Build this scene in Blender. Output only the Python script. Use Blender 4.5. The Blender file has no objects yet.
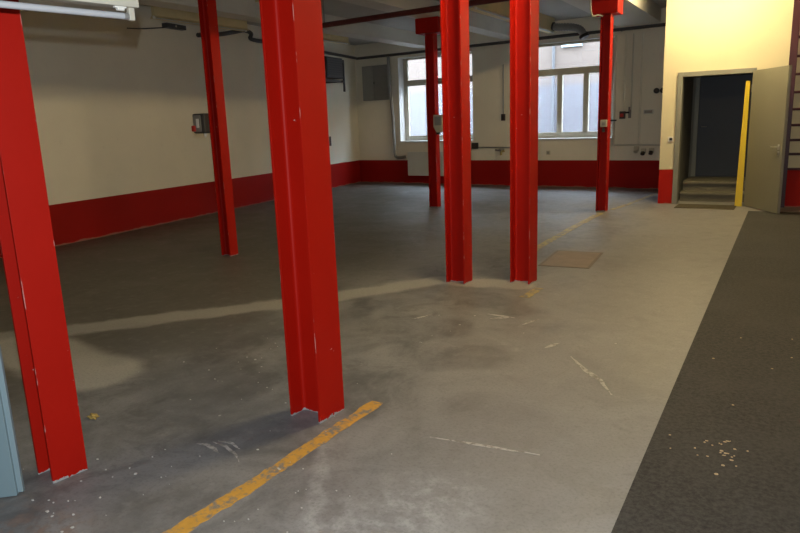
import bpy, bmesh, math, random
from mathutils import Vector, Matrix
random.seed(4)
COL = bpy.context.scene.collection
PI = math.pi

# ------------------------------------------------------------------ materials
def mat(name):
    m = bpy.data.materials.new(name); m.use_nodes = True
    nt = m.node_tree
    return m, nt, nt.nodes['Principled BSDF']

def N(nt, kind, **kw):
    n = nt.nodes.new(kind)
    for k, v in kw.items(): setattr(n, k, v)
    return n

def setin(nt, sock, v):
    if isinstance(v, bpy.types.NodeSocket): nt.links.new(v, sock)
    elif isinstance(v, (tuple, list)) and sock.type == 'RGBA' and len(v) == 3: sock.default_value = (*v, 1)
    else: sock.default_value = v

def M_(nt, op, a, b=0.0, c=None, clamp=False):
    n = N(nt, 'ShaderNodeMath', operation=op, use_clamp=clamp)
    setin(nt, n.inputs[0], a); setin(nt, n.inputs[1], b)
    if c is not None: setin(nt, n.inputs[2], c)
    return n.outputs[0]

def V_(nt, op, a, b=None, out=0):
    n = N(nt, 'ShaderNodeVectorMath', operation=op)
    setin(nt, n.inputs[0], a)
    if b is not None: setin(nt, n.inputs[1], b)
    return n.outputs[out]

def mixc(nt, f, a, b):
    n = N(nt, 'ShaderNodeMix', data_type='RGBA')
    setin(nt, n.inputs[0], f); setin(nt, n.inputs[6], a); setin(nt, n.inputs[7], b)
    return n.outputs[2]

def smooth(nt, x, lo, hi):
    n = N(nt, 'ShaderNodeMapRange', interpolation_type='SMOOTHSTEP')
    setin(nt, n.inputs[0], x); n.inputs[1].default_value = lo; n.inputs[2].default_value = hi
    return n.outputs[0]

def noise(nt, vec, scale, detail=4, rough=.55, dist=0.0):
    n = N(nt, 'ShaderNodeTexNoise'); setin(nt, n.inputs['Vector'], vec)
    n.inputs['Scale'].default_value = scale; n.inputs['Detail'].default_value = detail
    n.inputs['Roughness'].default_value = rough; n.inputs['Distortion'].default_value = dist
    return n.outputs[0]

def pos(nt): return N(nt, 'ShaderNodeNewGeometry').outputs['Position']
def objc(nt): return N(nt, 'ShaderNodeTexCoord').outputs['Object']

def bump(nt, bs, h, strength=.2, dist=.01):
    b = N(nt, 'ShaderNodeBump'); b.inputs['Strength'].default_value = strength; b.inputs['Distance'].default_value = dist
    setin(nt, b.inputs['Height'], h); nt.links.new(b.outputs[0], bs.inputs['Normal'])

def plain(name, col, rough=.5, metal=0.0, var=.12, scale=9.0, bmp=.0):
    m, nt, bs = mat(name)
    o = objc(nt); f = noise(nt, o, scale)
    dark = tuple(c * (1 - var) for c in col); lite = tuple(min(1, c * (1 + var)) for c in col)
    setin(nt, bs.inputs['Base Color'], mixc(nt, f, dark, lite))
    bs.inputs['Roughness'].default_value = rough; bs.inputs['Metallic'].default_value = metal
    if bmp: bump(nt, bs, noise(nt, o, scale * 8), bmp)
    return m

def emit(name, col, strength):
    m, nt, bs = mat(name)
    bs.inputs['Base Color'].default_value = (.9, .9, .9, 1)
    bs.inputs['Emission Color'].default_value = (*col, 1); bs.inputs['Emission Strength'].default_value = strength
    return m

CREAM = (.80, .745, .62); RED = (.31, .004, .0015)
def wall_paint(name, cream, red, dado=.622):
    m, nt, bs = mat(name)
    p = pos(nt); sx = N(nt, 'ShaderNodeSeparateXYZ'); nt.links.new(p, sx.inputs[0])
    n1 = noise(nt, p, 1.3, 5); n2 = noise(nt, p, 14, 3)
    base = mixc(nt, n1, tuple(c * .9 for c in cream), tuple(c * 1.07 for c in cream))
    base = mixc(nt, M_(nt, 'MULTIPLY', smooth(nt, n2, .6, .75), .12), base, tuple(c * .6 for c in cream))
    rd = mixc(nt, n1, tuple(c * .8 for c in red), tuple(c * 1.15 for c in red))
    # pale scuffed foot of the red band
    foot = M_(nt, 'MULTIPLY', M_(nt, 'LESS_THAN', sx.outputs[2], M_(nt, 'MULTIPLY_ADD', noise(nt, p, 3.2, 4), .10, -.028)), .6)
    rd = mixc(nt, foot, rd, (.26, .2, .15))
    setin(nt, bs.inputs['Base Color'], mixc(nt, M_(nt, 'LESS_THAN', sx.outputs[2], dado), base, rd))
    bs.inputs['Roughness'].default_value = .65; bs.inputs['Specular IOR Level'].default_value = .2
    bump(nt, bs, noise(nt, p, 45, 3), .12, .004)
    return m
M_WALL = wall_paint('cream wall with red dado', CREAM, RED)
M_DOORWALL = wall_paint('lamp-warmed wall with red dado', (.75, .685, .47), (.44, .010, .004))  # own tone plus lamp light mixed into the colour: yellower wall, redder dado

def column_paint():
    m, nt, bs = mat('red gloss column paint')
    o = objc(nt); sx = N(nt, 'ShaderNodeSeparateXYZ'); nt.links.new(o, sx.inputs[0])
    x, y, z = sx.outputs
    n1 = noise(nt, o, 3, 4); n2 = noise(nt, o, 22, 4, .6); n3 = noise(nt, V_(nt, 'MULTIPLY', o, (1, 1, .25)), 34, 3, .6)
    red = mixc(nt, n1, (.33, .0050, .0012), (.42, .008, .0020))
    # chipped arrises: bare pale primer where the flange corners are knocked
    ax = M_(nt, 'ABSOLUTE', x); ay = M_(nt, 'ABSOLUTE', y)
    at = N(nt, 'ShaderNodeAttribute', attribute_type='OBJECT', attribute_name='half_size')
    hs = at.outputs['Fac']
    ex = M_(nt, 'GREATER_THAN', ax, M_(nt, 'SUBTRACT', hs, .003)); ey = M_(nt, 'GREATER_THAN', ay, M_(nt, 'SUBTRACT', hs, .004))
    edge = M_(nt, 'MULTIPLY', M_(nt, 'MULTIPLY', ex, ey), smooth(nt, n3, .57, .64))
    red = mixc(nt, M_(nt, 'MULTIPLY', edge, .5), red, (.6, .42, .38))
    red = mixc(nt, M_(nt, 'MULTIPLY', smooth(nt, n2, .735, .76), .6), red, (.62, .5, .46))
    foot = M_(nt, 'LESS_THAN', z, M_(nt, 'MULTIPLY_ADD', noise(nt, o, 28, 4), .050, -.017))
    red = mixc(nt, foot, red, (.34, .33, .33))
    setin(nt, bs.inputs['Base Color'], red)
    bs.inputs['Roughness'].default_value = .55; bs.inputs['Specular IOR Level'].default_value = .16
    bump(nt, bs, noise(nt, o, 60, 3), .08, .004)
    return m
M_COL = column_paint()

def seg_dist(nt, p, A, B):
    d = Vector(B) - Vector(A); L2 = d.length_squared
    pa = V_(nt, 'SUBTRACT', p, (*A, 0))
    t = M_(nt, 'DIVIDE', V_(nt, 'DOT_PRODUCT', pa, (d.x, d.y, 0), out=1), L2, clamp=True)
    sc = N(nt, 'ShaderNodeVectorMath', operation='SCALE'); sc.inputs[0].default_value = (d.x, d.y, 0); nt.links.new(t, sc.inputs['Scale'])
    return V_(nt, 'LENGTH', V_(nt, 'SUBTRACT', pa, sc.outputs[0]), out=1)

def floor_mat():
    m, nt, bs = mat('worn concrete floor')
    p = pos(nt)
    n0 = noise(nt, p, .45, 4, .6); n1 = smooth(nt, noise(nt, p, 1.7, 8, .66, .8), .28, .72); n2 = noise(nt, p, 11, 5, .65); n3 = noise(nt, p, 60, 3, .7)
    c = mixc(nt, n1, (.080, .0795, .079), (.270, .268, .265))
    c = mixc(nt, M_(nt, 'MULTIPLY', smooth(nt, n0, .40, .66), .5), c, (.185, .175, .160))
    sx = N(nt, 'ShaderNodeSeparateXYZ'); nt.links.new(p, sx.inputs[0])
    n4 = smooth(nt, noise(nt, V_(nt, 'MULTIPLY', p, (1.6, 1, 1)), 5.5, 6, .7, .4), .34, .68)
    c = mixc(nt, M_(nt, 'MULTIPLY', n4, .38), c, (.27, .265, .258))
    n5 = smooth(nt, noise(nt, p, 3.1, 6, .72, 1.2), .50, .68)
    c = mixc(nt, M_(nt, 'MULTIPLY', n5, .55), c, (.088, .087, .086))
    # left floor browner and darker for its weaker light, painted in; aisle lighter
    aisle = smooth(nt, M_(nt, 'MULTIPLY_ADD', n1, .9, sx.outputs[0]), -2.4, -.9)
    c = mixc(nt, M_(nt, 'MULTIPLY', aisle, .5), c, (.285, .275, .262))
    back = smooth(nt, M_(nt, 'MULTIPLY_ADD', n0, -1.5, M_(nt, 'MULTIPLY', sx.outputs[0], -1.0)), 2.6, 4.0)
    c = mixc(nt, M_(nt, 'MULTIPLY', back, .7), c, (.080, .071, .052))
    # pale filled trench running between the columns
    wob = M_(nt, 'MULTIPLY_ADD', noise(nt, p, 2.6, 5, .6), .30, -.15)
    ds = [seg_dist(nt, p, a, b) for a, b in (((-9.4, -1.3), (-5.2, 3.25)), ((-5.2, 3.25), (-3.9, 4.80)), ((-3.9, 4.80), (-3.05, 6.08)), ((-3.05, 6.08), (-2.25, 6.15)))]
    d = ds[0]
    for q in ds[1:]: d = M_(nt, 'MINIMUM', d, q)
    trench = M_(nt, 'SUBTRACT', 1.0, smooth(nt, M_(nt, 'ADD', d, wob), .12, .22))
    c = mixc(nt, M_(nt, 'MULTIPLY', trench, .75), c, (.40, .385, .34))
    # pale cleaned patch beside the front column
    d2 = seg_dist(nt, p, (-5.2, 2.86), (-4.02, 2.70))
    patch = M_(nt, 'SUBTRACT', 1.0, smooth(nt, M_(nt, 'ADD', d2, M_(nt, 'MULTIPLY', wob, .8)), .22, .36))
    c = mixc(nt, M_(nt, 'MULTIPLY', patch, .85), c, (.47, .45, .39))
    # blue-black shade left of the front column painted in, then a dark worn patch
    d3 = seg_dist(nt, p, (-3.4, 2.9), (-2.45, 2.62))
    col_shade = M_(nt, 'SUBTRACT', 1.0, smooth(nt, M_(nt, 'ADD', d3, M_(nt, 'MULTIPLY', wob, 1.6)), .1, .62))
    c = mixc(nt, M_(nt, 'MULTIPLY', col_shade, .38), c, (.085, .094, .110))
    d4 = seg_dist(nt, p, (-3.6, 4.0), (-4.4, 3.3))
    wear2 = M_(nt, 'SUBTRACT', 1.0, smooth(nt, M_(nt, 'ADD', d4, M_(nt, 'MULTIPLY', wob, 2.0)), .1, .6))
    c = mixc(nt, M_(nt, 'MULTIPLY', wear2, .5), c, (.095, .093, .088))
    # rusty stain in the very front left, whitish patch at the front
    d5 = seg_dist(nt, p, (-2.95, 1.25), (-2.55, 1.35))
    rust = M_(nt, 'MULTIPLY', M_(nt, 'SUBTRACT', 1.0, smooth(nt, d5, .05, .30)), smooth(nt, n2, .45, .65))
    c = mixc(nt, M_(nt, 'MULTIPLY', rust, .7), c, (.20, .105, .06))
    d7 = seg_dist(nt, p, (-1.98, 2.56), (-1.60, 1.92))
    smear = M_(nt, 'MULTIPLY', M_(nt, 'SUBTRACT', 1.0, smooth(nt, M_(nt, 'ADD', d7, M_(nt, 'MULTIPLY', wob, .35)), .01, .07)), smooth(nt, n2, .30, .62))
    c = mixc(nt, M_(nt, 'MULTIPLY', smear, .6), c, (.40, .40, .39))
    d6 = seg_dist(nt, p, (-1.45, 1.9), (-1.25, 2.3))
    front_pale = M_(nt, 'MULTIPLY', M_(nt, 'SUBTRACT', 1.0, smooth(nt, d6, .02, .38)), smooth(nt, n2, .38, .72))
    c = mixc(nt, M_(nt, 'MULTIPLY', front_pale, .65), c, (.46, .46, .46))
    # small chips and fine grain
    c = mixc(nt, M_(nt, 'MULTIPLY', smooth(nt, n2, .50, .80), .30), c, (.37, .355, .335))
    c = mixc(nt, M_(nt, 'MULTIPLY', smooth(nt, n3, .46, .70), .32), c, (.09, .086, .082))
    vo = N(nt, 'ShaderNodeTexVoronoi'); nt.links.new(p, vo.inputs['Vector']); vo.inputs['Scale'].default_value = 3.4
    chip = M_(nt, 'MULTIPLY', M_(nt, 'LESS_THAN', vo.outputs['Distance'], M_(nt, 'MULTIPLY', noise(nt, p, 5, 2), .055)), smooth(nt, noise(nt, p, .9, 2), .5, .6))
    c = mixc(nt, M_(nt, 'MULTIPLY', chip, .7), c, (.6, .58, .54))
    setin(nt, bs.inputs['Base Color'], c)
    setin(nt, bs.inputs['Roughness'], M_(nt, 'MULTIPLY_ADD', n1, .20, .42))
    bs.inputs['Specular IOR Level'].default_value = .45
    bump(nt, bs, n2, .08, .01)
    return m
M_FLOOR = floor_mat()

def carpet_mat():
    m, nt, bs = mat('charcoal floor covering')
    p = pos(nt)
    a = smooth(nt, noise(nt, p, 42, 4, .8), .3, .7); b = noise(nt, p, 1.1, 5, .6); c2 = noise(nt, V_(nt, 'MULTIPLY', p, (6, .8, 1)), 3, 4)
    c = mixc(nt, a, (.011, .0107, .0105), (.054, .051, .048))
    c = mixc(nt, M_(nt, 'MULTIPLY', smooth(nt, b, .4, .7), .45), c, (.058, .055, .051))
    c = mixc(nt, M_(nt, 'MULTIPLY', smooth(nt, c2, .55, .75), .25), c, (.07, .066, .062))
    setin(nt, bs.inputs['Base Color'], c); bs.inputs['Roughness'].default_value = .8
    bump(nt, bs, a, .25, .004)
    return m
M_CARPET = carpet_mat()

def line_mat(name, col, keep):
    m, nt, bs = mat(name)
    p = pos(nt)
    n = noise(nt, p, 9, 6, .7); n2 = noise(nt, p, 38, 3, .6)
    f = smooth(nt, M_(nt, 'MULTIPLY_ADD', n2, .35, n), keep - .06, keep + .10)
    c = mixc(nt, n2, tuple(v * .8 for v in col), tuple(v * 1.15 for v in col))
    setin(nt, bs.inputs['Base Color'], mixc(nt, f, (.21, .195, .17), c))
    bs.inputs['Roughness'].default_value = .6
    return m
M_LINE = line_mat('worn ochre floor paint', (.60, .315, .05), .61)
M_LINE_OLD = line_mat('faded ochre floor paint', (.40, .315, .12), .645)

M_CEIL = plain('grey ceiling paint', (.42, .41, .38), .7, var=.15, scale=1.5)
M_BEAM = plain('off white beam paint', (.60, .58, .52), .6, var=.12, scale=2)
M_BEAM2 = plain('greyish cream conduit', (.56, .53, .44), .6); M_COND = plain('cream conduit', (.74, .70, .58), .5)
M_WHITE = plain('white enamel', (.78, .77, .72), .4, var=.05)
M_TUBE_OFF = plain('unlit fluorescent glass', (.46, .475, .50), .35, var=.02)
M_YWHITE2 = plain('cream batten enamel', (.50, .48, .40), .5, var=.05)
M_YWHITE = plain('aged cream enamel', (.66, .55, .30), .5, var=.08)
M_PIPE_D = plain('dark grey pipe paint', (.055, .052, .050), .5, var=.2)
M_PIPE_R = plain('dark red pipe paint', (.085, .008, .007), .5, var=.2)
M_GREYM = plain('grey galvanised metal', (.28, .28, .27), .45, .3)
M_GREYP = plain('grey panel paint', (.30, .29, .26), .55)
M_GREYP2 = plain('darker grey panel paint', (.23, .22, .20), .55)
M_BLACK = plain('black plastic', (.018, .018, .018), .45)
M_DKPLAST = plain('dark brown plastic', (.05, .035, .03), .5)
M_REDPL = plain('red plastic', (.45, .02, .015), .4)
M_BEIGE = plain('beige plastic', (.55, .50, .38), .45)
M_GREYGRN = plain('grey green door paint', (.225, .215, .155), .45, var=.06, scale=2)
M_FRAME = plain('grey door frame paint', (.25, .25, .205), .45, var=.06)
M_BLUEGREY = plain('blue grey door paint', (.20, .285, .32), .4, var=.05, scale=2)
M_BLUELIP = plain('pale blue grey rebate', (.235, .32, .355), .4, var=.05, scale=2)
M_NAVY = plain('dark navy door paint', (.035, .042, .055), .5, var=.1, scale=2)
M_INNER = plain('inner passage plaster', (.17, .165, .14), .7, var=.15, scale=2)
M_STEP = plain('worn concrete step', (.17, .155, .11), .75, var=.25, scale=5, bmp=.1)
M_YELLOW = plain('yellow painted board', (.70, .50, .010), .5, var=.12, scale=3)
M_MAT = plain('brown door mat fibre', (.075, .062, .035), .9, var=.4, scale=60, bmp=.3)
M_MAROON = plain('dark maroon steel', (.05, .005, .010), .45, var=.2)
M_CHROME = plain('brushed steel', (.62, .60, .56), .3, .9, var=.05)
M_PLATE = plain('rusty floor plate', (.23, .175, .135), .6, var=.3, scale=6, bmp=.1)
M_PLATE_E = plain('dark plate rim', (.17, .14, .11), .6, var=.2)
M_WINFRAME = plain('beige window frame paint', (.50, .47, .38), .45, var=.06)
M_REVEAL = plain('white reveal plaster', (.66, .65, .62), .6, var=.05, scale=3)
M_SILL = plain('white stone sill', (.72, .71, .68), .35, var=.06)
M_RAD = plain('white radiator enamel', (.60, .59, .53), .4, var=.05)
M_HOSE = plain('grey ribbed hose', (.22, .22, .21), .55, var=.2)
M_BRASS = plain('dull brass', (.42, .33, .12), .4, .6)
M_FLAKE = plain('pale paint flakes', (.55, .54, .50), .7, var=.1)
M_CRUMB = plain('dry leaf crumbs', (.46, .36, .22), .8, var=.35, scale=30)
M_SCRAP = plain('yellowed paper', (.40, .28, .08), .7, var=.35, scale=30)
M_SCUFF = line_mat('chalky scuff', (.46, .44, .41), .63)
M_FACADE = plain('pink facade plaster', (.096, .072, .060), .85, var=.04, scale=1)
M_FACLOW = plain('pale blue grey plinth', (.074, .068, .074), .8, var=.04, scale=1)
M_OUTPIPE = plain('grey rainwater pipe', (.045, .045, .05), .5)
M_SKYBOX = plain('bright white lamp housing', (.24, .30, .34), .3, var=.03)
M_GROUND = plain('yard asphalt', (.25, .25, .25), .9)

def glass_mat():
    m, nt, bs = mat('clear window glass'); nt.nodes.remove(bs)
    out = nt.nodes['Material Output']
    t = N(nt, 'ShaderNodeBsdfTransparent'); t.inputs[0].default_value = (.93, .95, .96, 1)
    g = N(nt, 'ShaderNodeBsdfGlossy'); g.inputs['Roughness'].default_value = .03
    fr = N(nt, 'ShaderNodeFresnel'); mx = N(nt, 'ShaderNodeMixShader')
    nt.links.new(fr.outputs[0], mx.inputs[0]); nt.links.new(t.outputs[0], mx.inputs[1]); nt.links.new(g.outputs[0], mx.inputs[2])
    nt.links.new(mx.outputs[0], out.inputs[0]); return m
M_GLASS = glass_mat()
def frosted_mat():
    m, nt, bs = mat('frosted window glass'); nt.nodes.remove(bs)
    out = nt.nodes['Material Output']
    t = N(nt, 'ShaderNodeBsdfTransparent'); t.inputs[0].default_value = (.92, .94, .97, 1)
    l = N(nt, 'ShaderNodeBsdfTranslucent'); l.inputs[0].default_value = (.86, .90, .98, 1)
    mx = N(nt, 'ShaderNodeMixShader'); mx.inputs[0].default_value = .018
    nt.links.new(t.outputs[0], mx.inputs[1]); nt.links.new(l.outputs[0], mx.inputs[2])
    nt.links.new(mx.outputs[0], out.inputs[0]); return m
M_FROST = frosted_mat()

# ------------------------------------------------------------------ mesh helpers
def box(bm, x0, x1, y0, y1, z0, z1):
    vs = [bm.verts.new(p) for p in ((x0,y0,z0),(x1,y0,z0),(x1,y1,z0),(x0,y1,z0),(x0,y0,z1),(x1,y0,z1),(x1,y1,z1),(x0,y1,z1))]
    for f in ((3,2,1,0),(4,5,6,7),(0,1,5,4),(1,2,6,5),(2,3,7,6),(3,0,4,7)): bm.faces.new([vs[i] for i in f])
    return bm
def B(*a):
    bm = bmesh.new()
    if a and isinstance(a[0], (tuple, list)):
        for q in a: box(bm, *q)
    elif a: box(bm, *a)
    return bm
def prism(bm, outline, z0, z1):
    lo = [bm.verts.new((x, y, z0)) for x, y in outline]; hi = [bm.verts.new((x, y, z1)) for x, y in outline]
    n = len(outline)
    bm.faces.new(lo[::-1]); bm.faces.new(hi)
    for i in range(n): bm.faces.new([lo[i], lo[(i+1) % n], hi[(i+1) % n], hi[i]])
    return bm
def tube(bm, pts, r, n=10, caps=True):
    pts = [Vector(p) for p in pts]; rings = []; up = None
    for i, p in enumerate(pts):
        if i == 0: d = pts[1] - p
        elif i == len(pts) - 1: d = p - pts[i-1]
        else: d = (pts[i+1] - p).normalized() + (p - pts[i-1]).normalized()
        d.normalize()
        if up is None: up = d.orthogonal().normalized()
        else: up = (up - d * up.dot(d)).normalized()
        s = d.cross(up)
        rr = r[i] if isinstance(r, (list, tuple)) else r
        rings.append([bm.verts.new(p + (up * math.cos(2*PI*k/n) + s * math.sin(2*PI*k/n)) * rr) for k in range(n)])
    for a, b in zip(rings, rings[1:]):
        for k in range(n): bm.faces.new([a[k], a[(k+1) % n], b[(k+1) % n], b[k]])
    if caps: bm.faces.new(rings[0][::-1]); bm.faces.new(rings[-1])
    return bm
def T(pts, r, n=10): return tube(bmesh.new(), pts, r, n)
def arc(pts_ctrl, steps=6):
    """Catmull-Rom through control points"""
    P = [Vector(p) for p in pts_ctrl]; P = [P[0]*2 - P[1]] + P + [P[-1]*2 - P[-2]]; out = []
    for i in range(1, len(P) - 2):
        for k in range(steps):
            t = k / steps; a, b, c, d = P[i-1:i+3]
            out.append(.5*((2*b) + (c-a)*t + (2*a-5*b+4*c-d)*t*t + (3*b-a-3*c+d)*t**3))
    out.append(P[-2]); return out

def obj(name, bm, m, parent=None, bevel=0.0, smooth_=False, loc=None, rz=0.0):
    bmesh.ops.recalc_face_normals(bm, faces=bm.faces)
    me = bpy.data.meshes.new(name); bm.to_mesh(me); bm.free()
    o = bpy.data.objects.new(name, me); COL.objects.link(o)
    if m: me.materials.append(m)
    if parent: o.parent = parent
    if loc is not None: o.location = loc; o.rotation_euler = (0, 0, rz)
    if smooth_:
        for p in me.polygons: p.use_smooth = True
        try: me.set_sharp_from_angle(angle=math.radians(40))
        except Exception: pass
    if bevel:
        b = o.modifiers.new('bevel', 'BEVEL'); b.width = bevel; b.segments = 2; b.limit_method = 'ANGLE'
    return o
def tag(o, label, cat, group=None, kind=None):
    if label: o['label'] = label
    if cat: o['category'] = cat
    if group: o['group'] = group
    if kind: o['kind'] = kind
    return o
def thing(name, label, cat, loc=(0,0,0), rz=0.0, group=None, kind=None):
    o = bpy.data.objects.new(name, None); o.empty_display_size = .1; COL.objects.link(o)
    o.location = loc; o.rotation_euler = (0, 0, rz)
    return tag(o, label, cat, group, kind)
def struct(o, label=None, cat=None): return tag(o, label, cat, kind='structure')
def copy_tree(o, parent=None):
    c = o.copy(); COL.objects.link(c)
    if parent: c.parent = parent
    for ch in [q for q in bpy.data.objects if q.parent == o]: copy_tree(ch, c)
    return c

# ------------------------------------------------------------------ wall frames
O0 = Vector((-10.58, 16.08, 0))
BD = Vector((8.1, -.63, 0)).normalized(); BRZ = math.atan2(BD.y, BD.x)       # along the back wall
LD = Vector((1.21, -10.2, 0)).normalized(); LRZ = math.atan2(-LD.y, -LD.x)   # along the left wall, towards the camera
BN = Vector((-BD.y, BD.x, 0)); LN = Vector((LD.y, -LD.x, 0))                 # outward normals
def bw(s, z=0.0, o=0.0): v = O0 + BD*s - BN*o; return (v.x, v.y, z)          # o = distance into the room
def lw(s, z=0.0, o=0.0): v = O0 + LD*s - LN*o; return (v.x, v.y, z)
CEIL = 3.75

# ------------------------------------------------------------------ setting
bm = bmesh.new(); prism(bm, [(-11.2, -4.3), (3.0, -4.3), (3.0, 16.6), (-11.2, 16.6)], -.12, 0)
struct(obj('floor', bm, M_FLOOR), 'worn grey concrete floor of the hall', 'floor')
bm = bmesh.new(); prism(bm, [(-11.2, -4.3), (3.0, -4.3), (3.0, 16.6), (-11.2, 16.6)], CEIL, CEIL + .15)
struct(obj('ceiling', bm, M_CEIL), 'grey painted ceiling of the hall', 'ceiling')
# left wall (local x runs away from the camera)
struct(obj('wall_left', B(-20.3, .4, 0, .3, 0, CEIL), M_WALL, loc=O0, rz=LRZ), 'cream left wall above a red dado', 'wall')
# back wall with two window openings
W1 = (1.42, 3.66, 1.10, 3.30); W2 = (5.12, 7.16, 1.10, 3.30); TH = .42
bm = bmesh.new(); e = 13.2
for q in ((-.3, W1[0], 0, CEIL), (W1[1], W2[0], 0, CEIL), (W2[1], e, 0, CEIL), (W1[0], W1[1], 0, W1[2]), (W1[0], W1[1], W1[3], CEIL), (W2[0], W2[1], 0, W2[2]), (W2[0], W2[1], W2[3], CEIL)):
    box(bm, q[0], q[1], 0, TH, q[2], q[3])
struct(obj('wall_back', bm, M_WALL, loc=O0, rz=BRZ), 'cream back wall with two windows above a red dado', 'wall')
# wall with the doorway, standing forward of the back wall; opening x -1.73..-0.60, top 2.26
DX0, DX1, DZ, DY = -1.715, -.60, 2.27, 12.93
bm = bmesh.new()
for q in ((-2.015, DX0, 0, CEIL), (DX1, 3.0, 0, CEIL), (DX0, DX1, DZ, CEIL)): box(bm, q[0], q[1], DY, DY + .2, q[2], q[3])
struct(obj('wall_right_end', bm, M_DOORWALL), 'pale wall around the open doorway, lamp light tinted into its paint', 'wall')
struct(obj('wall_jut_side', B(-2.015, -1.80, DY + .2, 15.40, 0, CEIL), M_WALL), 'side of the projecting wall beside the doorway', 'wall')
struct(obj('wall_right', B(2.6, 2.8, -4.2, DY, 0, CEIL), M_WALL), 'cream right wall beyond the dark floor strip', 'wall')
struct(obj('wall_front', B(-8.6, 2.6, -4.2, -4.0, 0, CEIL), M_WALL), 'cream wall behind the viewer', 'wall')
# passage behind the doorway
struct(obj('wall_passage', B((-1.80, -1.73, DY + .2, 14.9, 0, 2.6), (-.5, -.4, DY + .2, 14.9, 0, 2.6), (-1.8, -.4, 14.75, 14.9, 0, 2.6), (-1.8, -.4, DY + .2, 14.9, 2.6, 2.7)), M_INNER), 'dim plaster walls of the passage behind the doorway', 'wall')
st = thing('doorstep', 'two worn concrete steps rising inside the dark doorway', 'steps', (-1.12, 13.35, 0))
obj('lower_step', B((-.58, .58, .045, .34, 0, .125), (-.58, .58, 0, .34, .125, .17)), M_STEP, st, .006)
obj('upper_step', B((-.58, .58, .385, 1.38, 0, .295), (-.58, .58, .34, 1.38, .295, .34)), M_STEP, st, .006)

# ceiling beams
struct(obj('trim_1', B(-3.38, -2.50, -4.0, 15.4, 3.47, CEIL), M_BEAM), 'broad white ceiling beam over the right row of columns', 'beam')
struct(obj('trim_2', B(-6.10, -5.72, -4.0, 15.7, 3.47, CEIL), M_BEAM), 'white ceiling beam over the left row of columns', 'beam')
struct(obj('trim_3', B(-8.45, -8.05, -4.0, 15.85, 3.47, CEIL), M_BEAM), 'white ceiling beam nearest the left wall', 'beam')

# ------------------------------------------------------------------ windows
def window(n, s0, s1, z0, z1, label):
    """frame set back .24 in the wall; local x along the wall, local y outwards"""
    w = thing('window_%d' % n, label, 'window', bw(s0, z0), BRZ, kind='structure')
    W = s1 - s0; H = z1 - z0; y0, y1 = .24, .31
    obj('reveal', B((.0005, .012, .004, .41, .03, H-.0005), (W-.012, W-.0005, .004, .41, .03, H-.0005), (.012, W-.012, .004, .41, H-.012, H-.0005)), M_REVEAL, w)
    obj('sill', B(-.0, W, -.05, .24, .002, .032), M_SILL, w, .006)
    fl, tz = .14, 1.50                                                            # outer frame width, transom height
    g0, g1 = fl, W - fl
    bm = B((.012, fl, y0, y1, .032, H-.012), (g1, W-.012, y0, y1, .032, H-.012), (fl, g1, y0, y1, .032, .165), (fl, g1, y0, y1, H-.06, H-.012))
    obj('window_frame', bm, M_WINFRAME, w, .004)
    obj('transom', B(fl, g1, y0-.015, y1, tz-.03, tz+.12), M_WINFRAME, w, .006)
    lw_ = (g1 - g0 - 2*.125) / 3
    for k in range(2):
        x = g0 + lw_*(k+1) + .125*k
        obj('mullion', B(x, x+.125, y0-.008, y1, .165, tz-.03), M_WINFRAME, w, .004)
    for k in range(3):
        x = g0 + (lw_+.125)*k
        obj('pane', B(x, x+lw_, .272, .278, .165, tz-.03), M_FROST, w)
    obj('pane', B(g0, g1, .272, .278, tz+.12, H-.06), M_GLASS, w)
    return w
window(1, *W1, 'three light window above the white radiator')
window(2, *W2, 'three light window on the right with a pipe outside')

# outside
struct(obj('ground', B(-16, 6, 16.7, 30, -.5, -.4), M_GROUND), 'yard ground outside the windows', 'ground')
struct(obj('wall_outside', B((-16, 6, 20.2, 20.5, 2.55, 4.9),), M_FACADE), 'pink plastered facade across the yard', 'wall')
struct(obj('wall_outside_plinth', B((-16, 6, 20.15, 20.5, -.4, 2.55),), M_FACLOW), 'pale blue grey base of the facade across the yard', 'wall')
tag(obj('rainwater_pipe', T([(-6.22, 20.10, -.4), (-6.22, 20.10, 4.9)], .045, 10), M_OUTPIPE), 'grey rainwater pipe on the facade outside the right window', 'pipe')
t = thing('outdoor_lamp', 'bright white lamp housing on the facade outside the right window', 'lamp', (-5.69, 20.2, 3.66))
obj('lamp_housing', B(-.30, .30, -.12, 0, -.06, .10), M_SKYBOX, t, .02); obj('bracket', B(-.33, .33, -.05, .02, .10, .13), M_OUTPIPE, t)

# ------------------------------------------------------------------ steel columns
def h_section(w, d, tf=.015, tw=.010, r=.018):
    """rolled H profile with rounded roots"""
    a, b = w/2, d/2; i = a - tf; t = tw/2; q = []
    for k in range(4): q.append((i - r + r*math.sin(k*PI/6), -t - r + r*math.cos(k*PI/6)))      # root fillet, +x -y quarter
    q1 = q[::-1]                                                                               # from flange towards web
    half = [(-a, -b), (-i, -b)] + [(-x, y) for x, y in q1] + q + [(i, -b), (a, -b)]
    return half + [(x, -y) for x, y in half[::-1]]
def column(x, y, w, d, top, label, rz=0.0, cap=None):
    c = thing('steel_column', label, 'column', (x, y, 0), rz, 'red steel H columns')
    s = obj('shaft', prism(bmesh.new(), h_section(w, d), 0, top), M_COL, c, .0015)
    s['half_size'] = w/2
    if cap:
        cw, cd, ch = cap
        k = obj('capital', B(-cw/2, cw/2, -cd/2, cd/2, top, top + ch), M_COL, c, .02); k['half_size'] = 9.0
    return c
R_ = math.radians
column(-2.985, 1.745, .168, .168, CEIL, 'red H column at the far left, nearest the blue-grey door', R_(-9))
column(-2.250, 2.850, .222, .220, 3.47, 'broad red H column in front with its foot at the end of the yellow line', R_(-3))
column(-6.275, 6.325, .155, .150, 3.47, 'slim red H column with the grey isolator switch on its left flange')
column(-2.836, 6.060, .205, .205, 3.47, 'left one of the two red columns standing close together', R_(1))
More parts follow.
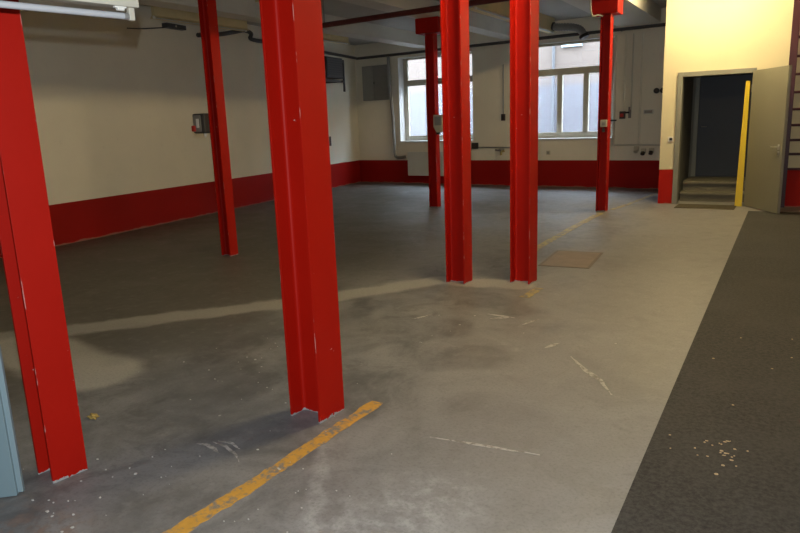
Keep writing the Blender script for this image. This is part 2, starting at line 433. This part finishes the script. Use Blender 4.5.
column(-2.232, 6.300, .205, .215, 3.47, 'right one of the two red columns standing close together', R_(-2))
column(-5.870, 11.50, .170, .165, 3.20, 'red H column with a square capital in front of the radiator', 0, (.48, .34, .27))
column(-2.735, 11.70, .165, .190, 3.22, 'red H column with a capital by the right window, socket box on it', 0, (.43, .36, .25))

# ------------------------------------------------------------------ lamps
def fixture(x, y0, y1, z, label, lit=False, rz=0.0, body=M_YWHITE, group=None, wide=.16, tube_mat=None):
    """ceiling batten, with a reflector unless lit; its length runs along local y; z is the tube axis"""
    L = y1 - y0
    f = thing('ceiling_lamp', label, 'lamp', (x, y0, z), rz, group)
    obj('lamp_body', B(-.035, .035, 0, L, .03, CEIL - z), body, f, .004)
    if not lit:
        bm = bmesh.new(); prism(bm, [(-wide/2, -.012), (-wide/2 + .006, -.012), (-.03, .022), (.03, .022), (wide/2 - .006, -.012), (wide/2, -.012), (.035, .03), (-.035, .03)], 0, L)
        bmesh.ops.transform(bm, matrix=Matrix(((1,0,0,0),(0,0,1,0),(0,1,0,0),(0,0,0,1))), verts=bm.verts)
        obj('reflector', bm, body, f)
    obj('fluorescent_tube', T([(0, .04, 0), (0, L-.04, 0)], .013, 12), tube_mat or M_TUBE_OFF, f, smooth_=True)
    for yy in (0, L-.04): obj('lamp_holder', B(-.015, .015, yy, yy + .04, -.018, .029), M_WHITE, f)
    return f
G1 = 'unlit ceiling lamps along the left wall'; G2 = 'unlit ceiling lamps between the column rows'; G3 = 'lit ceiling lamps over the aisle'
fixture(-9.16, 8.0, 10.2, 3.45, 'unlit cream ceiling lamp behind the slim column', group=G1)
fixture(-9.00, 11.9, 13.4, 3.45, 'unlit cream ceiling lamp just right of the front column', group=G1)
fixture(-4.72, 10.9, 13.0, 3.45, 'unlit yellowish ceiling lamp between the two close columns', group=G2, wide=.26)
fixture(-4.72, 13.75, 15.2, 3.45, 'unlit ceiling lamp in front of the right window', group=G2, wide=.2)
LY = [(-1.20, 11.0, 12.5, 700), (-1.36, 4.3, 5.8, 590)]   # strength tuned per tube to balance the hall's brightness
for (x, a, b, e_), lab in zip(LY, ('lit ceiling lamp above the open door', 'lit ceiling lamp over the middle of the aisle')):
    fixture(x, a, b, 3.69, lab, True, group=G3, body=M_WHITE, tube_mat=emit('lit fluorescent tube', (1.0, .785, .42), e_))

# low hung batten in the front left corner
fa = math.atan2(-(.101), .51)
t = thing('fluorescent_lamp', 'white batten lamp with one bare tube, hung low at the upper left', 'lamp', (-2.453, 2.045, 2.10), fa)
L = 1.56
obj('lamp_body', B(-.034, .034, -L, .006, .034, .110), M_YWHITE2, t, .003)
obj('fluorescent_tube', T([(0, -L+.035, 0), (0, -.030, 0)], .0132, 16), M_TUBE_OFF, t, smooth_=True)
for a in (-L, -.030):
    h = obj('lamp_holder', B(-.012, .012, a, a + .026, -.016, .036), M_YWHITE2, t, .004)
for a in (-L+.035, -.050): obj('tube_cap', T([(0, a, 0), (0, a + .02, 0)], .0138, 16), M_GREYM, t)
obj('starter', T([(.016, -.085, .026), (.016, -.055, .026)], .009, 12), M_WHITE, t)
obj('starter_socket', B(.006, .022, -.095, -.045, .028, .0345), M_WHITE, t)
for a in (-L+.2, -.2): obj('suspension_rod', T([(0, a, .108), (0, a, CEIL - 2.10)], .005, 8), M_GREYM, t)

# ------------------------------------------------------------------ pipes and things under the ceiling
def at_skew(x, y0=9.90, x0=-8.0): return y0 - .088*(x - x0)
t = thing('sprinkler_pipe', 'dark red pipe hung across the hall under the ceiling', 'pipe', (-8.0, 9.90, 3.30))
obj('pipe_run', T([(x+8.0, at_skew(x)-9.9, 0) for x in (-7.85, -6, -2, 2.5)], .044, 12), M_PIPE_R, t, smooth_=True)
for x in (-7.35, -7.05, -4.3, -1.2):
    z1 = (CEIL if not (-3.36 < x < -2.5) else 3.47) - 3.30
    obj('pipe_hanger', T([(x+8.0, at_skew(x)-9.9, .03), (x+8.0, at_skew(x)-9.9, z1)], .012, 8), M_GREYM, t)
tag(obj('ceiling_conduit', T([(x, at_skew(x, 9.24, -8.0), 3.728) for x in (-8.04, -6.12)], .018, 8), M_YWHITE), 'thin yellowish conduit on the ceiling left of the front column', 'conduit')
# heating pipe: left wall, S-bend, corner, back wall
zL = 3.43
def pipe_at(name, label, anchor, runs):
    base = Vector(anchor); t = thing(name, label, 'pipe', anchor)
    for nm, pts, r in runs: obj(nm, T([Vector(p) - base for p in pts], r, 10), M_PIPE_D, t, smooth_=True)
    return t
run = arc([lw(6.75, 3.34, .16), lw(6.1, 3.42, .16), lw(5.6, 3.515, .16), lw(5.28, 3.575, .16), lw(5.06, 3.535, .16), lw(5.10, 3.44, .16), lw(4.92, 3.415, .16), lw(4.6, 3.42, .16), lw(4.0, 3.40, .16)], 7)
pipe_at('heating_pipe', 'dark pipe with an S bend high on the left wall', lw(5.0, zL, .16), [('pipe_bend', run, .042), ('pipe_run', [lw(4.0, 3.40, .16), lw(1.9, 3.40, .16), lw(.25, 3.38, .16)], .036)])
pipe_at('heating_pipe', 'dark straight pipe along the top of the back wall over the windows', bw(.25, 3.38, .16), [('pipe_run', [bw(.18, 3.375, .16), bw(2, 3.375, .16), bw(5, 3.39, .16), bw(8.36, 3.40, .16)], .036)] + [('pipe_clip', [bw(s, 3.38, .13), bw(s, 3.38, .002)], .012) for s in (1.0, 3.8, 7.3)])
# cable and clamp left of the slim column
tag(obj('ceiling_cable', T(arc([lw(8.35, 3.30, .03), lw(8.0, 3.33, .03), lw(7.5, 3.40, .04), lw(7.35, 3.42, .06)]), .010, 8), M_BLACK), 'thin black cable on the upper left wall beside the low hung lamp', 'cable')
t = thing('cable_junction', 'small dark junction box high on the left wall', 'box', lw(7.25, 3.40, 0), LRZ)
obj('box_body', B(-.25, .25, -.12, 0, 0, .08), M_PIPE_D, t, .01); obj('indicator', T([(-.02, -.125, .04), (-.02, -.115, .04)], .018, 10), M_BEIGE, t)
# flexible hose under the ceiling near the right window
t = thing('exhaust_hose', 'grey ribbed hose looping from the ceiling at the right window', 'hose', bw(6.42, 3.33, .60), BRZ)
path = arc([(-.45, 0, .22), (-.30, 0, .20), (-.02, 0, .17), (.18, 0, .09), (.27, 0, -.07)], 9)
obj('hose_body', T(path, [.072 + .010*(k % 2) for k in range(len(path))], 14), M_HOSE, t)
obj('hose_clamp', T([path[-4], path[-1]], .105, 14), M_BLACK, t); obj('hose_mouth', T([path[0], path[2]], .10, 14), M_BLACK, t)

# fan heater on a bracket, left wall (local x away from camera, -y into the room)
t = thing('fan_heater', 'black fan heater on a wall bracket beside the front column', 'heater', lw(2.35, 2.73, 0), LRZ)
obj('heater_body', B(-.48, .34, -.66, -.22, 0, .49), M_BLACK, t, .02)
g = obj('louvre', B(*[(-.44, .30, -.672, -.652, .05 + .053*k, .08 + .053*k) for k in range(8)]), M_PIPE_D, t)
obj('bracket', B((-.50, -.46, -.60, 0, -.08, -.03), (.30, .34, -.60, 0, -.08, -.03), (-.5, .34, -.60, -.56, -.08, -.03), (.42, .46, -.64, -.60, -.30, .46), (.34, .46, -.64, -.60, -.08, -.03), (.34, .46, -.64, -.60, .40, .44), (-.50, -.46, -.06, 0, -.30, .45), (.30, .34, -.06, 0, -.30, .45), (-.5, -.46, -.24, 0, .38, .43), (.30, .34, -.24, 0, .38, .43)), M_PIPE_D, t)
def wallbox(name, label, cat, loc, rz, w, h, d, m, parts=(), group=None):
    t = thing(name, label, cat, loc, rz, group)
    obj('box_body', B(-w/2, w/2, -d, -.002, -h/2, h/2), m, t, min(.008, d*.2))
    for nm, q, mm in parts: obj(nm, B(*q), mm, t, .002)
    return t
wallbox('light_switch', 'small dark switch low on the left wall beside the front column', 'switch', lw(1.80, 1.22, 0), LRZ, .20, .24, .05, M_DKPLAST, [('rocker', (-.05, .05, -.06, -.05, -.06, .06), M_BLACK)])

# ------------------------------------------------------------------ back wall fittings
t = thing('wall_cabinet', 'flat grey metal cabinet high on the back wall near the corner', 'cabinet', bw(.735, 2.70, 0), BRZ)
obj('cabinet_body', B(-.44, .44, -.10, -.002, -.455, .455), M_GREYP2, t, .006)
obj('cabinet_door', B(-.425, -.06, -.115, -.10, -.44, .44), M_GREYP, t, .003); obj('cabinet_door', B(-.05, .425, -.115, -.10, -.44, .44), M_GREYP2, t, .003)
obj('latch', B(-.045, -.02, -.125, -.115, -.03, .03), M_BLACK, t)
t = thing('radiator', 'white flat panel radiator under the left window', 'radiator', bw(2.50, .22, 0), BRZ)
obj('panel', B(-.78, .78, -.13, -.10, 0, .62), M_RAD, t, .01); obj('convector', B(-.76, .76, -.10, -.05, .02, .60), M_GREYM, t)
obj('top_grille', B(-.78, .78, -.13, -.04, .605, .625), M_RAD, t, .003)
for x in (-.5, .5): obj('bracket', B(x-.02, x+.02, -.06, -.001, .1, .5), M_GREYM, t)
obj('valve', T([(-.84, -.09, .50), (-.77, -.09, .50)], .025, 10), M_WHITE, t)
tag(obj('radiator_pipe', T(arc([bw(1.17, 3.34, .07), bw(1.18, 2.6, .07), bw(1.25, 1.8, .07), bw(1.28, .8, .07)], 3) + arc([bw(1.29, .74, .07), bw(1.36, .70, .07), bw(1.5, .70, .08), bw(1.62, .715, .09)], 3), .042, 10), M_GREYM, smooth_=True), 'grey riser pipe left of the left window feeding the radiator', 'pipe')
wallbox('socket', 'small black socket right of the left window', 'socket', bw(3.72, .985, 0), BRZ, .17, .15, .06, M_BLACK, [('socket_face', (-.05, .05, -.068, -.06, -.05, .05), M_DKPLAST)])
tag(obj('conduit', T([bw(3.82, .945, .02), bw(4.72, .93, .02)], .016, 8), M_GREYM), 'thin horizontal conduit between the two windows', 'conduit')
tag(obj('conduit', T([bw(4.50, 2.9, .02), bw(4.50, 1.74, .02)], .014, 8), M_GREYM), 'thin vertical conduit between the two windows', 'conduit')
wallbox('light_switch', 'dark switch at the end of the vertical conduit between the windows', 'switch', bw(4.50, 1.66, 0), BRZ, .10, .16, .05, M_DKPLAST, [('rocker', (-.025, .025, -.058, -.05, -.04, .04), M_BLACK)])
t = thing('water_tap', 'brass tap on the wall between the windows', 'tap', bw(4.50, .845, 0), BRZ)
obj('tap_body', T([(0, 0, 0), (0, -.10, 0), (0, -.15, -.02), (0, -.16, -.09)], .028, 10), M_BRASS, t, smooth_=True); obj('tap_handle', B(-.10, .05, -.09, -.06, .04, .06), M_GREYM, t, .004)
obj('pipe_stub', T([(-.22, -.03, .03), (0, -.03, 0)], .02, 8), M_GREYM, t)
wallbox('socket', 'small pale socket in the wall below the right window', 'socket', bw(5.66, .80, 0), BRZ, .10, .10, .02, M_BEIGE, [('socket_face', (-.03, .03, -.026, -.02, -.03, .03), M_GREYP)])
# right of the right window
for s, w_, z0, z1, m_, lab in ((7.19, .030, .95, 3.3, M_BEAM2, 'greyish vertical pipe right beside the right window'), (7.40, .022, 1.70, 3.3, M_COND, 'pale vertical conduit above the red emergency button'), (7.56, .016, 1.72, 3.3, M_BEAM2, 'thin vertical conduit above the small wall lever'), (7.75, .026, .98, 3.3, M_COND, 'pale vertical pipe dropping to the horizontal conduit')):
    tag(obj('wall_conduit', T([bw(s, z0, .03), bw(s, z1, .03)], w_, 8), m_, smooth_=True), lab, 'conduit', 'vertical conduits right of the right window')
tag(obj('conduit', T([bw(7.22, .965, .03), bw(8.36, .955, .03)], .018, 8), M_BEAM2), 'horizontal grey conduit above the three hanging sockets', 'conduit')
wallbox('emergency_button', 'dark red button box right of the right window', 'button', bw(7.38, 1.61, 0), BRZ, .12, .16, .07, M_DKPLAST, [('button', (-.035, .035, -.09, -.07, -.04, .03), M_REDPL)])
t = thing('wall_lever', 'small dark lever right of the red button box', 'lever', bw(7.53, 1.66, 0), BRZ)
obj('lever_plate', B(-.03, .03, -.03, -.002, -.12, .12), M_GREYP2, t, .004); obj('lever_arm', B(-.09, .0, -.06, -.03, -.02, .02), M_BLACK, t, .004)
t = thing('pipe_valve', 'dark valve handle sticking out left of the red button box', 'valve', bw(7.16, 1.50, .0), BRZ)
obj('valve_stem', T([(0, 0, 0), (0, -.09, 0)], .018, 8), M_GREYM, t); obj('valve_handle', B(-.10, .11, -.10, -.08, -.014, .018), M_BLACK, t, .004)
wallbox('junction_box', 'small pale junction box above the hanging sockets', 'box', bw(7.93, 1.66, 0), BRZ, .20, .09, .05, M_BEAM, [('box_lid', (-.08, .08, -.056, -.05, -.03, .03), M_GREYP)])
for s, z, m_, lab in ((7.71, .87, M_BEIGE, 'beige hanging socket, leftmost of three under the conduit'), (7.86, .82, M_DKPLAST, 'dark hanging socket, middle of three under the conduit'), (8.03, .83, M_DKPLAST, 'dark hanging socket, rightmost of three under the conduit')):
    t = thing('socket', lab, 'socket', bw(s, z, 0), BRZ, 'sockets under the conduit')
    obj('box_body', B(-.05, .05, -.08, -.002, -.05, .06), m_ if m_ is not M_DKPLAST else M_BEIGE, t, .012)
    obj('socket_face', T([(0, -.075, -.02), (0, -.11, -.06)], .045, 12), m_, t)
    obj('lead', T([(0, -.03, .055), (0, -.03, .062)], .012, 8), M_GREYP, t)
for s, lab in ((8.08, 'left one of two round black knobs near the pale wall corner'), (8.21, 'right one of two round black knobs near the pale wall corner')):
    t = thing('round_knob', lab, 'knob', bw(s, 2.09, 0), BRZ, 'round black knobs on the back wall')
    obj('knob_body', T([(0, -.002, 0), (0, -.06, 0)], .058, 16), M_BLACK, t); obj('knob_cap', T([(0, -.06, 0), (0, -.075, 0)], .026, 12), M_DKPLAST, t)
wallbox('light_switch', 'small white switch left of the doorway', 'switch', (-1.845, DY, 1.16), 0, .085, .085, .02, M_WHITE, [('rocker', (-.018, .03, -.027, -.02, -.022, .022), M_BLACK)])

# ------------------------------------------------------------------ fittings on columns
t = thing('isolator_switch', 'grey isolator switch box fixed to the slim column', 'switch', (-6.355, 6.24, 1.70))
obj('box_body', B(-.205, 0, -.07, .06, -.12, .125), M_PIPE_D, t, .02); obj('cover', B(-.185, -.05, -.082, -.07, -.10, .105), M_GREYP2, t, .01)
obj('rotary_handle', B(-.19, -.135, -.115, -.082, -.095, -.02), M_REDPL, t, .012); obj('rating_plate', B(-.125, -.08, -.086, -.082, -.05, .06), M_WHITE, t)
obj('lamp_bulb', T([(-.06, -.01, -.12), (-.06, -.01, -.15), (-.06, -.01, -.175)], [.016, .022, .008], 10), M_WHITE, t)
t = thing('switch_box', 'beige switch box on the right side of the column with a capital', 'switch', (-5.803, 11.42, 1.58))
bm = bmesh.new(); prism(bm, [(0.002, .16), (.19, .16), (.19, -.16), (.06, -.16), (.002, -.06)], -.05, .06)
bmesh.ops.transform(bm, matrix=Matrix(((1,0,0,0),(0,0,1,0),(0,1,0,0),(0,0,0,1))), verts=bm.verts)
obj('box_body', bm, M_BEIGE, t, .008); obj('box_plug', B(.05, .11, -.03, .03, -.20, -.161), M_BLACK, t, .004)
obj('cover', B(.03, .17, -.062, -.05, -.03, .13), M_GREYP, t, .004)
t = thing('socket_box', 'small cream socket box on the column by the right window', 'socket', (-2.722, 11.60, 1.485))
obj('box_body', B(-.05, .06, -.03, .094, -.055, .06), M_BEIGE, t, .008); obj('socket_face', B(-.02, .03, -.038, -.03, -.03, .02), M_GREYP, t, .004)
obj('plug', B(-.02, .02, -.02, .03, -.14, -.08), M_DKPLAST, t, .006); obj('plug_lead', T([(0, 0, -.085), (0, 0, -.05)], .008, 8), M_DKPLAST, t)
tag(obj('cable', T(arc([(-2.96, 11.49, 3.468), (-2.95, 11.48, 3.36), (-2.93, 11.48, 3.24), (-2.90, 11.50, 3.195), (-2.84, 11.52, 3.21), (-2.77, 11.56, 3.19)]), .012, 8), M_BEIGE, smooth_=True), 'loose cream cable hanging from the capital by the right window', 'cable')

# ------------------------------------------------------------------ doorway
d = thing('door_1', 'open grey green steel door leaf with its frame', 'door', (0, DY, 0), kind='structure')
fw = .085
obj('door_frame', B((DX0-fw+.03, DX0+.03, -.045, .16, 0, DZ+.03), (DX1-.005, DX1+.045, -.02, .16, 0, DZ+.03), (DX0+.03, DX1+.045, -.045, .16, DZ-.05, DZ+.03)), M_FRAME, d, .006)
hx, hy = -.605, -.070; ex, ey = -.085, 11.915 - DY
la = math.atan2(ey - hy, ex - hx); LL = math.hypot(ex - hx, ey - hy)
leaf = bpy.data.objects.new('door_leaf', None); COL.objects.link(leaf); leaf.parent = d; leaf.location = (hx, hy, .012); leaf.rotation_euler = (0, 0, la)
obj('leaf_panel', B(0, LL, -.0, .045, 0, DZ - .03), M_GREYGRN, leaf, .004)
obj('rebate', B(LL - .02, LL + .012, .012, .04, 0.01, DZ - .05), M_GREYP2, leaf)
# the face seen from the hall is local -y
h = obj('handle', T(arc([(LL-.10, -.002, 1.03), (LL-.10, -.045, 1.03), (LL-.13, -.055, 1.03), (LL-.24, -.055, 1.03)], 4), .011, 10), M_CHROME, leaf, smooth_=True)
obj('lock_plate', B((LL-.125, LL-.075, -.006, -.0005, .99, 1.07), (LL-.125, LL-.075, -.006, -.0005, .90, .965)), M_CHROME, leaf, .002)
obj('lock_cylinder', T([(LL-.10, -.004, .935), (LL-.10, -.016, .935)], .014, 10), M_CHROME, leaf)
for z in (.3, 1.9): obj('hinge', T([(-.004, .006, z), (-.004, .006, z+.12)], .012, 10), M_GREYP2, leaf)
d2 = thing('door_2', 'dark navy inner door at the top of the steps', 'door', (-1.10, 14.74, .345), kind='structure')
obj('leaf_panel', B(-.50, .52, -.03, 0, 0, 1.98), M_NAVY, d2, .004); obj('door_frame', B((-.58, -.50, -.05, 0, 0, 2.06), (.52, .59, -.05, 0, 0, 2.06), (-.50, .52, -.05, 0, 1.98, 2.06)), M_FRAME, d2, .004)
obj('handle', T([(-.43, -.03, .98), (-.43, -.07, .98), (-.33, -.07, .98)], .010, 8), M_GREYP2, d2)
bm = bmesh.new()                                                         # leaning yellow board, narrower at the top
lo = [(-.740, 12.80, .006), (-.628, 12.80, .006), (-.628, 12.83, .006), (-.740, 12.83, .006)]; hi = [(-.705, 12.95, 2.10), (-.640, 12.95, 2.10), (-.640, 12.98, 2.10), (-.705, 12.98, 2.10)]
a = [bm.verts.new(Vector(p) - Vector((-.68, 12.81, 0))) for p in lo]; b = [bm.verts.new(Vector(p) - Vector((-.68, 12.81, 0))) for p in hi]
bm.faces.new(a[::-1]); bm.faces.new(b)
for i in range(4): bm.faces.new([a[i], a[(i+1) % 4], b[(i+1) % 4], b[i]])
tag(obj('yellow_board', bm, M_YELLOW, loc=(-.68, 12.81, -.004), bevel=.002), 'tall yellow board leaning in the doorway beside the open door', 'board')
bm = B(-.47, .47, -.26, .26, 0, .012)
tag(obj('door_mat', bm, M_MAT, loc=(-1.18, 12.62, 0), rz=R_(-1), bevel=.004), 'thin brown door mat on the floor before the steps', 'mat')

# wall ladder at the right edge
t = thing('wall_ladder', 'dark maroon steel ladder fixed to the wall behind the open door', 'ladder', (.175, 12.84, 0))
for x in (-.275, .25): obj('rail', B(x, x + .11, -.03, .03, 0, 3.55), M_MAROON, t, .006)
for z in (.64, .884, 1.11, 1.351, 1.605, 1.873, 2.155, 2.434, 2.726, 3.045, 3.36): obj('rung', T([(-.20, 0, z), (.26, 0, z)], .021, 10), M_MAROON, t)
for x in (-.24, .30):
    for z in (.9, 3.2): obj('bracket', B(x-.015, x+.015, .028, .092, z-.02, z+.02), M_MAROON, t)

# blue-grey door leaf standing open at the front left edge
hd = Vector((-.75, -.66, 0)).normalized()
t = thing('door_3', 'blue grey steel door leaf cut by the left edge in front', 'door', (-2.968, 1.540, 0), math.atan2(hd.y, hd.x), kind='structure')
W = .88                                                                   # local x runs out of the picture; +y is the seen face
obj('leaf_panel', B(.022, W, -.012, .030, .004, 2.02), M_BLUEGREY, t, .003)
obj('rebate', B(0, .03, -.012, .012, .010, 2.00), M_BLUELIP, t, .003)
obj('door_frame', B((W+.004, W+.09, -.06, .05, 0, 2.10),), M_FRAME, t, .004)
for z in (.3, 1.7): obj('hinge', T([(W, .032, z), (W, .032, z+.12)], .011, 10), M_CHROME, t)

# ------------------------------------------------------------------ on the floor
tag(obj('floor_covering', B(-.497, 2.59, -3.99, 12.24, 0, .004), M_CARPET), 'charcoal floor covering strip along the right side of the hall', 'carpet')
def strip(name, pts, w, m, label, z=.0022, jag=.008, n=8, cat='floor marking', group='yellow floor markings'):
    """a painted stripe: thin slab following pts with slightly ragged edges"""
    P = [Vector((x, y, 0)) for x, y in pts]; L_, R2 = [], []
    dense = []
    for a_, b_ in zip(P, P[1:]):
        for k in range(n): dense.append(a_.lerp(b_, k/n))
    dense.append(P[-1])
    bm = bmesh.new(); top = []; c0 = dense[len(dense)//2]
    for i, p in enumerate(dense):
        dd = (dense[min(i+1, len(dense)-1)] - dense[max(i-1, 0)]).normalized(); s = Vector((-dd.y, dd.x, 0))
        ww = w/2 if not callable(w) else w(i/(len(dense)-1))/2
        top.append([p + s*(ww + random.uniform(-jag, jag)) - c0, p - s*(ww + random.uniform(-jag, jag)) - c0])
    rows = [[bm.verts.new((q.x, q.y, zz)) for q, zz in ((a, z), (b, z), (b, 0), (a, 0))] for a, b in top]
    for r0, r1 in zip(rows, rows[1:]):
        for k in range(4): bm.faces.new([r0[k], r0[(k+1) % 4], r1[(k+1) % 4], r1[k]])
    bm.faces.new(rows[0][::-1]); bm.faces.new(rows[-1])
    return tag(obj(name, bm, m, loc=(c0.x, c0.y, 0)), label, cat, group)
strip('floor_line', [(-2.10, 1.20), (-2.075, 1.66), (-2.045, 2.05), (-2.03, 2.55), (-2.012, 3.12)], .085, M_LINE, 'bright worn yellow line on the floor at the foot of the front column', n=10)
strip('floor_line', [(-2.02, 5.72), (-2.00, 6.10)], .09, M_LINE_OLD, 'short faded yellow patch in front of the close columns')
strip('floor_line', [(-2.66, 7.3), (-2.69, 8.2), (-2.70, 9.8), (-2.69, 11.45)], .11, M_LINE_OLD, 'faded yellow line behind the two close columns', n=10)
strip('floor_line', [(-2.60, 11.9), (-2.50, 12.66), (-2.36, 14.0), (-2.25, 14.9)], .09, M_LINE_OLD, 'faded yellow line running on to the back wall', n=6)
# floor plate
t = thing('floor_plate', 'rusty square cover plate set in the floor right of the close columns', 'plate', (-2.09, 7.55, 0), R_(4))
obj('rim', B((-.28, .28, -.46, -.43, 0, .004), (-.28, .28, .43, .46, 0, .004), (-.28, -.25, -.43, .43, 0, .004), (.25, .28, -.43, .43, 0, .004)), M_PLATE_E, t)
obj('plate', B(-.25, .25, -.43, .43, 0, .005), M_PLATE, t, .001)
# scuffs
def scuff(pts, w, label):
    strip('scuff_mark', pts, lambda t_: w*math.sin(PI*min(max(t_, .06), .94)), M_SCUFF, label, .0016, .003, 6, 'scuff mark', 'pale scuff marks on the concrete')
def arcpts(cx, cy, r, a0, a1, n=7): return [(cx + r*math.cos(R_(a0 + (a1-a0)*k/n)), cy + r*math.sin(R_(a0 + (a1-a0)*k/n))) for k in range(n+1)]
scuff([(-2.60, 2.255), (-2.544, 2.268), (-2.469, 2.252), (-2.405, 2.222)], .024, 'bold curved pale scuff left of the front yellow line')
scuff([(-2.537, 2.305), (-2.443, 2.301), (-2.333, 2.259), (-2.256, 2.205)], .016, 'thin curved pale scuff nearest the front yellow line')
scuff([(-2.519, 2.326), (-2.435, 2.340), (-2.350, 2.310)], .014, 'faint short curved scuff behind the other two at the yellow line')
scuff([(-2.119, 5.088), (-1.988, 5.078), (-1.868, 5.065)], .035, 'long pale scuff below the right close column')
scuff([(-2.053, 4.972), (-1.982, 5.017), (-1.896, 5.069)], .030, 'short bright scuff below the right close column')
scuff([(-1.75, 4.904), (-1.719, 5.006), (-1.671, 5.118)], .026, 'tilted pale scuff below the right close column')
scuff([(-2.648, 4.704), (-2.606, 4.77), (-2.561, 4.886)], .026, 'pale scuff below the left close column')
scuff([(-1.20, 4.35), (-1.045, 4.136), (-.918, 4.005), (-.80, 3.80)], .034, 'long winding pale scuff in the middle of the aisle')
scuff([(-1.413, 4.446), (-1.348, 4.595)], .04, 'short pale blotch behind the long winding scuff')
scuff([(-1.523, 2.856), (-1.253, 2.888), (-.948, 2.921)], .020, 'faint straight scuff across the front of the aisle')
# flakes and crumbs
def bits(name, spots, m, label, cat, z0=0.0):
    bm = bmesh.new(); c0 = Vector((sum(p[0] for p in spots)/len(spots), sum(p[1] for p in spots)/len(spots), 0))
    for x, y, r in spots:
        a0 = random.uniform(0, 6.28); k = random.randint(4, 6); st_ = random.uniform(.5, 1)
        prism(bm, [((x-c0.x) + r*random.uniform(.6, 1)*math.cos(a0 + 2*PI*i/k), (y-c0.y) + r*st_*random.uniform(.6, 1)*math.sin(a0 + 2*PI*i/k)) for i in range(k)], 0, random.uniform(.002, .004))
    return tag(obj(name, bm, m, loc=(c0.x, c0.y, z0)), label, cat, kind='stuff')
fl = []
for cx, cy, sx, sy, n, r in ((-2.72, 1.55, .16, .14, 22, .012), (-2.60, 1.95, .18, .12, 9, .008), (-3.05, 3.35, .30, .30, 24, .013), (-2.75, 3.0, .35, .3, 12, .009), (-1.75, 1.9, .16, .3, 16, .008), (-2.25, 4.7, .4, .4, 8, .012), (-3.02, 1.70, .05, .05, 5, .008), (-2.1, 2.3, .10, .10, 4, .012)):
    for _ in range(n): fl.append((random.gauss(cx, sx), random.gauss(cy, sy), r*random.uniform(.3, .95)))
bits('paint_flakes', fl, M_FLAKE, 'pale paint flakes scattered over the concrete around the front columns', 'paint flakes', .0005)
cr = [(random.gauss(-.19, .07), random.gauss(3.32, .08), random.uniform(.004, .012)) for _ in range(26)] + [(random.gauss(-.12, .25), random.gauss(4.6, .5), random.uniform(.005, .010)) for _ in range(8)]
bits('dry_crumbs', [c for c in cr if c[0] > -.46], M_CRUMB, 'small dry crumbs lying on the charcoal floor covering', 'crumbs', .0042)
bm = bmesh.new(); bmesh.ops.create_icosphere(bm, subdivisions=3, radius=.028)
for v in bm.verts:
    k = 1 + .35*math.sin(v.co.x*140 + 1) * math.cos(v.co.y*170 + v.co.z*90); v.co = Vector((v.co.x*k*1.25, v.co.y*k*.8, max(-.012, v.co.z*k*.5)))
for v in bm.verts: v.co.z += .012
tag(obj('paper_scrap', bm, M_SCRAP, loc=(-3.40, 2.215, 0)), 'crumpled yellowish paper scrap on the floor right of the left column', 'litter')

# ------------------------------------------------------------------ camera, lights
R = Vector((.86698574, .49702194, -.03612355)); U = Vector((-.07424007, .20050088, .97687656)); F = Vector((-.49277189, .84425623, -.21073035))
cam = bpy.data.cameras.new('camera'); co = bpy.data.objects.new('camera', cam); COL.objects.link(co)
cam.sensor_width = 36; cam.lens = 36 * 666.07 / 800; cam.clip_start = .05
co.matrix_world = Matrix(((R.x, U.x, -F.x, 0), (R.y, U.y, -F.y, 0), (R.z, U.z, -F.z, 1.62), (0, 0, 0, 1)))
bpy.context.scene.camera = co
# the camera's own flash, fired from its hot shoe
fl_ = bpy.data.lights.new('camera_flash', 'SPOT'); fo = bpy.data.objects.new('camera_flash', fl_); COL.objects.link(fo)
fl_.energy = 410; fl_.color = (.88, .945, 1.0); fl_.shadow_soft_size = .018; fl_.spot_size = R_(110); fl_.spot_blend = .6
fo.matrix_world = co.matrix_world.copy(); fo.location = Vector((0, 0, 1.62)) + U*.165 - R*.030 + F*.03
w = bpy.data.worlds.new('sky'); bpy.context.scene.world = w; w.use_nodes = True
bg = w.node_tree.nodes['Background']; bg.inputs[0].default_value = (.74, .87, 1.0, 1); bg.inputs[1].default_value = 20.0
vs = bpy.context.scene.view_settings
vs.view_transform = 'Standard'; vs.look = 'None'; vs.exposure = 0; vs.gamma = 1
